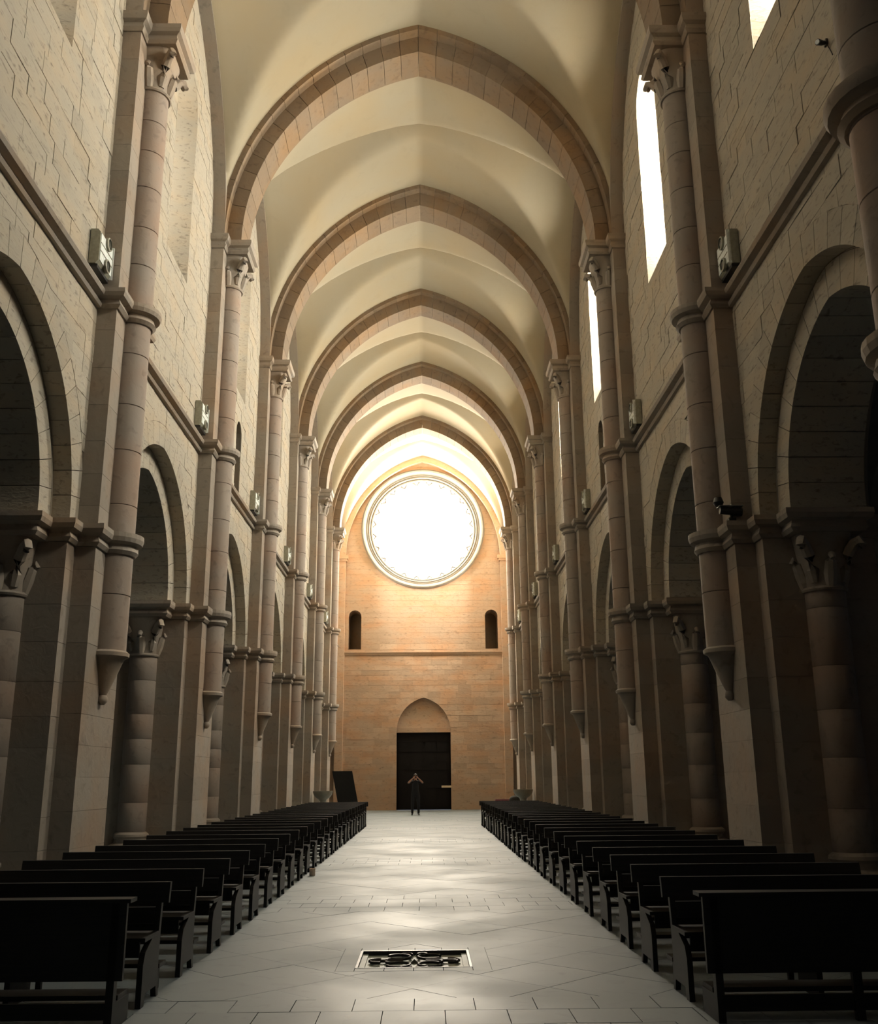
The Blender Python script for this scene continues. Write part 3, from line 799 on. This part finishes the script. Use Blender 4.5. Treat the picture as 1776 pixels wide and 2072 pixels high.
# benches: local frame, x from the aisle end (0) outwards to 2.0, seat towards -y
BL = 2.0
def bench_parts(kind):
    r = thing('bench' if kind else 'kneeler_front', 'x', 'bench' if kind else 'kneeler')
    if kind:
        prof = [(-0.40, 0.0), (-0.40, 0.28), (-0.36, 0.38), (-0.20, 0.43), (-0.04, 0.46), (-0.02, 0.46), (0.015, 0.70), (0.065, 0.70), (0.035, 0.42), (0.02, 0.24), (0.06, 0.0), (0.01, 0.0), (-0.02, 0.08), (-0.30, 0.08), (-0.32, 0.0)]
        for x0 in (0.035, BL - 0.075):
            b = MB()
            # outline is not convex: stand, seat bracket and post built as joined slabs of one end board
            for poly in ([(-0.40, 0.0), (-0.32, 0.0), (-0.30, 0.08), (-0.36, 0.36), (-0.40, 0.28)], [(-0.36, 0.36), (-0.30, 0.08), (-0.02, 0.08), (0.02, 0.24), (0.035, 0.46), (-0.02, 0.46), (-0.20, 0.43)], [(-0.02, 0.08), (0.01, 0.0), (0.06, 0.0), (0.02, 0.24)], [(-0.02, 0.46), (0.035, 0.46), (0.075, 0.72), (0.025, 0.72)]):
                b.prism(poly, x0, x0 + 0.04, lambda u, v, d: (d, u, v))
            b.obj('end_board', 'wood', r)
        b = MB(); b.box(0.03, BL - 0.03, -0.405, -0.03, 0.435, 0.462); b.obj('seat', 'wood', r)
        b = MB(); b.box(0.075, BL - 0.075, -0.385, -0.36, 0.33, 0.435); b.obj('seat_apron', 'wood', r)
        b = MB(); b.prism([(0.0, 0.655), (0.045, 0.65), (0.075, 0.80), (0.025, 0.80)], -0.02, BL + 0.02, lambda u, v, d: (d, u, v)); b.obj('top_rail', 'wood', r)
        b = MB(); b.prism([(-0.03, 0.51), (0.0, 0.505), (0.018, 0.625), (-0.01, 0.625)], 0.075, BL - 0.075, lambda u, v, d: (d, u, v)); b.obj('back_plank', 'wood', r)
        b = MB(); b.box(BL / 2 - 0.02, BL / 2 + 0.02, -0.36, 0.03, 0.0, 0.44); b.obj('middle_support', 'wood', r)
        b = MB(); b.box(0.06, BL - 0.06, 0.16, 0.34, 0.17, 0.20); kb = b.obj('kneeling_board', 'wood', r)
        for x in (0.10, BL / 2, BL - 0.14):
            b = MB(); b.box(x, x + 0.04, 0.02, 0.33, 0.10, 0.17); b.obj('board_bracket', 'wood', kb)
            b = MB(); b.box(x, x + 0.04, 0.29, 0.33, 0.0, 0.10); b.obj('board_foot', 'wood', kb)
    else:
        b = MB(); b.box(0.0, BL, 0.0, 0.035, 0.30, 0.775); b.obj('front_panel', 'wood', r)
        b = MB(); b.box(-0.03, BL + 0.03, -0.03, 0.12, 0.775, 0.80); b.obj('book_shelf', 'wood', r)
        for x in (0.05, BL - 0.09):
            b = MB(); b.box(x, x + 0.05, 0.0, 0.07, 0.0, 0.775); b.obj('post', 'wood', r)
            b = MB(); b.box(x, x + 0.05, 0.07, 0.36, 0.0, 0.16); b.obj('foot', 'wood', r)
        b = MB(); b.box(BL / 2 - 0.03, BL / 2 + 0.03, 0.035, 0.075, 0.0, 0.775); b.obj('middle_post', 'wood', r)
        b = MB(); b.box(0.06, BL - 0.06, 0.05, 0.08, 0.06, 0.16); b.obj('stretcher', 'wood', r)
        b = MB(); b.box(0.06, BL - 0.06, 0.14, 0.36, 0.16, 0.19); b.obj('kneeling_board', 'wood', r)
    return r
kf, bn = bench_parts(0), bench_parts(1); index_kids()
first = {0: True, 1: True}
def mirror_place(o, sx, x, y):
    o.location = (sx * x, y, 0); o.scale = (sx, 1, 1)
NR = 26; DY = 1.108
for sx, side in SIDES:
    xe = 1.96 if sx > 0 else 1.87
    for k in range(NR):
        kd = 1 if k else 0; p = bn if kd else kf
        o = p if first[kd] else copy_tree(p); first[kd] = False
        mirror_place(o, sx, xe + random.uniform(-0.015, 0.015), 6.86 + k * DY + random.uniform(-0.03, 0.03) + (0.0 if k else 0.05))
        if kd:
            o['label'] = 'dark wooden bench, %s row behind the kneeler, %s of the aisle' % (ORD[k - 1], side); o['group'] = 'benches in two blocks beside the aisle'
        else:
            o['label'] = 'dark panelled kneeler front at the head of the %s bench block' % side; o['group'] = 'kneeler fronts before the first benches'

# holy water stoups
for sx, side in SIDES:
    t = thing('holy_water_stoup', 'dark stone basin on a pedestal before the %s pier near the entrance' % side, 'basin', (sx * 3.92, pier_y(4) - 0.1, 0), 0, 'holy water stoups')
    b = MB(); b.lathe([(0.26, 0), (0.26, 0.08), (0.20, 0.14), (0.13, 0.2)], 20); b.obj('foot', 'marble', t, True)
    b = MB(); b.lathe([(0.13, 0.18), (0.11, 0.5), (0.12, 0.74), (0.17, 0.80)], 20); b.obj('pedestal', 'marble', t, True)
    b = MB(); b.lathe([(0.12, 0.78), (0.26, 0.86), (0.36, 0.98), (0.385, 1.07), (0.39, 1.12), (0.34, 1.12), (0.30, 1.02), (0.10, 0.95), (0.01, 0.94)], 28, cap=False); b.obj('bowl', 'marble', t, True)
    b = MB(); b.lathe([(0.325, 1.07), (0.01, 1.071)], 28, cap=False); b.obj('water', 'lens', t, True)

# leaning black display board near the entrance
t = thing('display_board', 'tall black board leaning sideways on an easel by the entrance wall', 'board', (-3.42, 46.2, 0))
b = MB(); sh = 0.215
b.prism([(-0.46 + 0.0, 0.35), (0.46, 0.35), (0.46 - 1.55 * sh, 1.92), (-0.46 - 1.55 * sh, 1.92)], -0.03, 0.03, lambda u, v, d: (u, d + 0.12 * v, v)); b.obj('panel', 'board', t)
for x in (-0.36, 0.36):
    b = MB(); b.tube([(x + 0.12, -0.02, 0.0), (x - 0.12, 0.16, 1.1)], 0.025, 6); b.obj('leg', 'board', t)
b = MB(); b.tube([(-0.62, 0.42, 0.0), (-0.36, 0.16, 1.0)], 0.022, 6); b.obj('rear_strut', 'board', t)
b = MB(); b.box(-0.46, 0.50, -0.10, 0.02, 0.30, 0.35); b.obj('ledge', 'board', t)

# chest and sack beside the right basin
t = thing('chest', 'low maroon chest behind the last right bench', 'chest', (3.33, 42.2, 0))
b = MB(); b.box(-0.30, 0.30, -0.2, 0.2, 0.05, 0.62); b.obj('body', 'maroon', t)
b = MB(); b.box(-0.33, 0.33, -0.23, 0.23, 0.62, 0.70); b.obj('lid', 'maroon', t)
for x in (-0.24, 0.24):
    for y in (-0.15, 0.15):
        b = MB(); b.box(x - 0.04, x + 0.04, y - 0.04, y + 0.04, 0, 0.05); b.obj('foot', 'maroon', t)
t = thing('covered_stool', 'dark cloth-covered stool between maroon chest and right basin', 'stool', (3.70, 40.9, 0))
b = MB(); b.lathe([(0.24, 0.0), (0.21, 0.25), (0.19, 0.5), (0.2, 0.62)], 16); b.obj('skirt', 'sack', t, True)
b = MB(); b.lathe([(0.2, 0.60), (0.225, 0.68), (0.20, 0.78), (0.12, 0.84), (0.01, 0.86)], 16); b.obj('cushion', 'sack', t, True)

# pale candle jar on the aisle floor by the left benches
t = thing('candle_jar', 'small pale pink candle jar on the floor beside the left benches', 'candle', (-1.80, 17.3, 0))
b = MB(); b.lathe([(0.045, 0), (0.05, 0.01), (0.05, 0.10), (0.046, 0.115), (0.04, 0.115), (0.038, 0.095), (0.005, 0.092)], 16); b.obj('jar', 'paper', t, True)
b = MB(); b.tube([(0, 0, 0.09), (0.004, 0, 0.108)], 0.003, 6); b.obj('wick', 'black', t)

# ================================================================== PERSON
def person(loc):
    V = []; E = []; RD = []
    def v(p, r, parent=None):
        V.append(p); RD.append(r if isinstance(r, tuple) else (r, r)); i = len(V) - 1
        if parent is not None: E.append((parent, i))
        return i
    pel = v((0, 0, 0.95), (0.165, 0.12))
    wst = v((0, 0.0, 1.10), (0.155, 0.11), pel)
    cst = v((0, 0.0, 1.28), (0.175, 0.12), wst)
    top = v((0, 0.01, 1.42), (0.12, 0.09), cst)
    nk = v((0, 0.0, 1.50), 0.055, top)
    jw = v((0, -0.03, 1.56), (0.062, 0.07), nk)
    hd = v((0, -0.015, 1.64), (0.078, 0.092), jw)
    v((0, -0.005, 1.71), (0.062, 0.075), hd)
    for s in (-1, 1):
        hip = v((s * 0.10, 0, 0.88), 0.11, pel)
        kn = v((s * 0.13, -0.02, 0.50), 0.08, hip)
        cf = v((s * 0.135, 0.01, 0.34), 0.072, kn)
        an = v((s * 0.14, 0.02, 0.10), 0.055, cf)
        hl = v((s * 0.14, 0.02, 0.045), 0.045, an)
        ft = v((s * 0.155, -0.10, 0.035), (0.042, 0.03), hl)
        v((s * 0.165, -0.17, 0.028), (0.035, 0.022), ft)
        sh = v((s * 0.17, 0.01, 1.42), 0.065, top)
        el = v((s * 0.335, -0.10, 1.36), 0.046, sh)
        fa = v((s * 0.23, -0.17, 1.46), 0.042, el)
        wr = v((s * 0.115, -0.225, 1.57), 0.027, fa)
        pm = v((s * 0.085, -0.235, 1.605), (0.032, 0.018), wr)
        for q, (dz, ln) in enumerate(((0.030, 0.040), (0.012, 0.046), (-0.006, 0.043), (-0.024, 0.034))):
            k1 = v((s * (0.075 - 0.012), -0.262 - ln * 0.2, 1.618 + dz), 0.009, pm)
            k2 = v((s * (0.075 - 0.03), -0.272 - ln * 0.25, 1.619 + dz), 0.0085, k1)
            v((s * (0.075 - 0.045), -0.268, 1.617 + dz), 0.0075, k2)
        t1 = v((s * 0.068, -0.215, 1.585), 0.010, pm)
        v((s * 0.048, -0.212, 1.592), 0.0085, t1)
    me = bpy.data.meshes.new('person'); me.from_pydata(V, E, [])
    o = bpy.data.objects.new('person', me); COL.objects.link(o)
    o.modifiers.new('skin', 'SKIN')
    for i, sv in enumerate(me.skin_vertices[0].data):
        sv.radius = RD[i]; sv.use_root = (i == 0)
    ss = o.modifiers.new('sub', 'SUBSURF'); ss.levels = 2; ss.render_levels = 2
    dg = bpy.context.evaluated_depsgraph_get()
    new = bpy.data.meshes.new_from_object(o.evaluated_get(dg))
    bpy.data.objects.remove(o)
    new.name = 'person'; new.materials.clear()
    for m in ('cloth', 'skin', 'black'): new.materials.append(M[m])
    for p in new.polygons:
        c = p.center; p.use_smooth = True
        if c.z < 0.07: p.material_index = 2
        elif c.z > 1.485 or (c.y < -0.115 and c.z > 1.36): p.material_index = 1
        else: p.material_index = 0
    o = link('person', new, None, loc, 0.06, label='standing person in black clothes with raised elbows holding a camera to the face', category='person')
    b = MB()
    vs = []; n = 18; lv = 7
    b.lathe([(0.088, 0.0), (0.094, 0.04), (0.090, 0.08), (0.070, 0.12), (0.035, 0.142), (0.002, 0.147)], n, c=(0, 0.012, 1.625)); b.obj('hair', 'hair', o, True)
    for s in (-1, 1):
        b = MB(); b.tube([(s * 0.084, -0.01, 1.60), (s * 0.096, 0.0, 1.625), (s * 0.090, 0.0, 1.655)], [0.010, 0.016, 0.009], 6); b.obj('ear', 'skin', o, True)
        b = MB(); b.tube([(s * 0.033, -0.095, 1.645), (s * 0.033, -0.108, 1.645)], [0.014, 0.006], 8); b.obj('eye', 'black', o, True)
    b = MB(); b.tube([(0, -0.10, 1.655), (0, -0.125, 1.615), (0, -0.105, 1.605)], [0.008, 0.017, 0.010], 6); b.obj('nose', 'skin', o, True)
    b = MB(); b.tube([(-0.025, -0.098, 1.572), (0, -0.105, 1.574), (0.025, -0.098, 1.572)], [0.004, 0.008, 0.004], 6); b.obj('mouth', 'skin', o, True)
    return o
PX, PY = -0.36, 45.0
person((PX, PY, 0))
t = thing('handheld_camera', 'small black camera held up by the person at the door', 'camera', (PX, PY, 0), 0.06)
b = MB(); b.box(-0.062, 0.062, -0.262, -0.225, 1.585, 1.660); b.obj('body', 'black', t)
b = MB(); b.lathe([(0.030, -0.262), (0.030, -0.305), (0.022, -0.305), (0.018, -0.29)], 16, ax='y', c=(0, 0, 1.62)); b.obj('lens_barrel', 'lens', t, True)
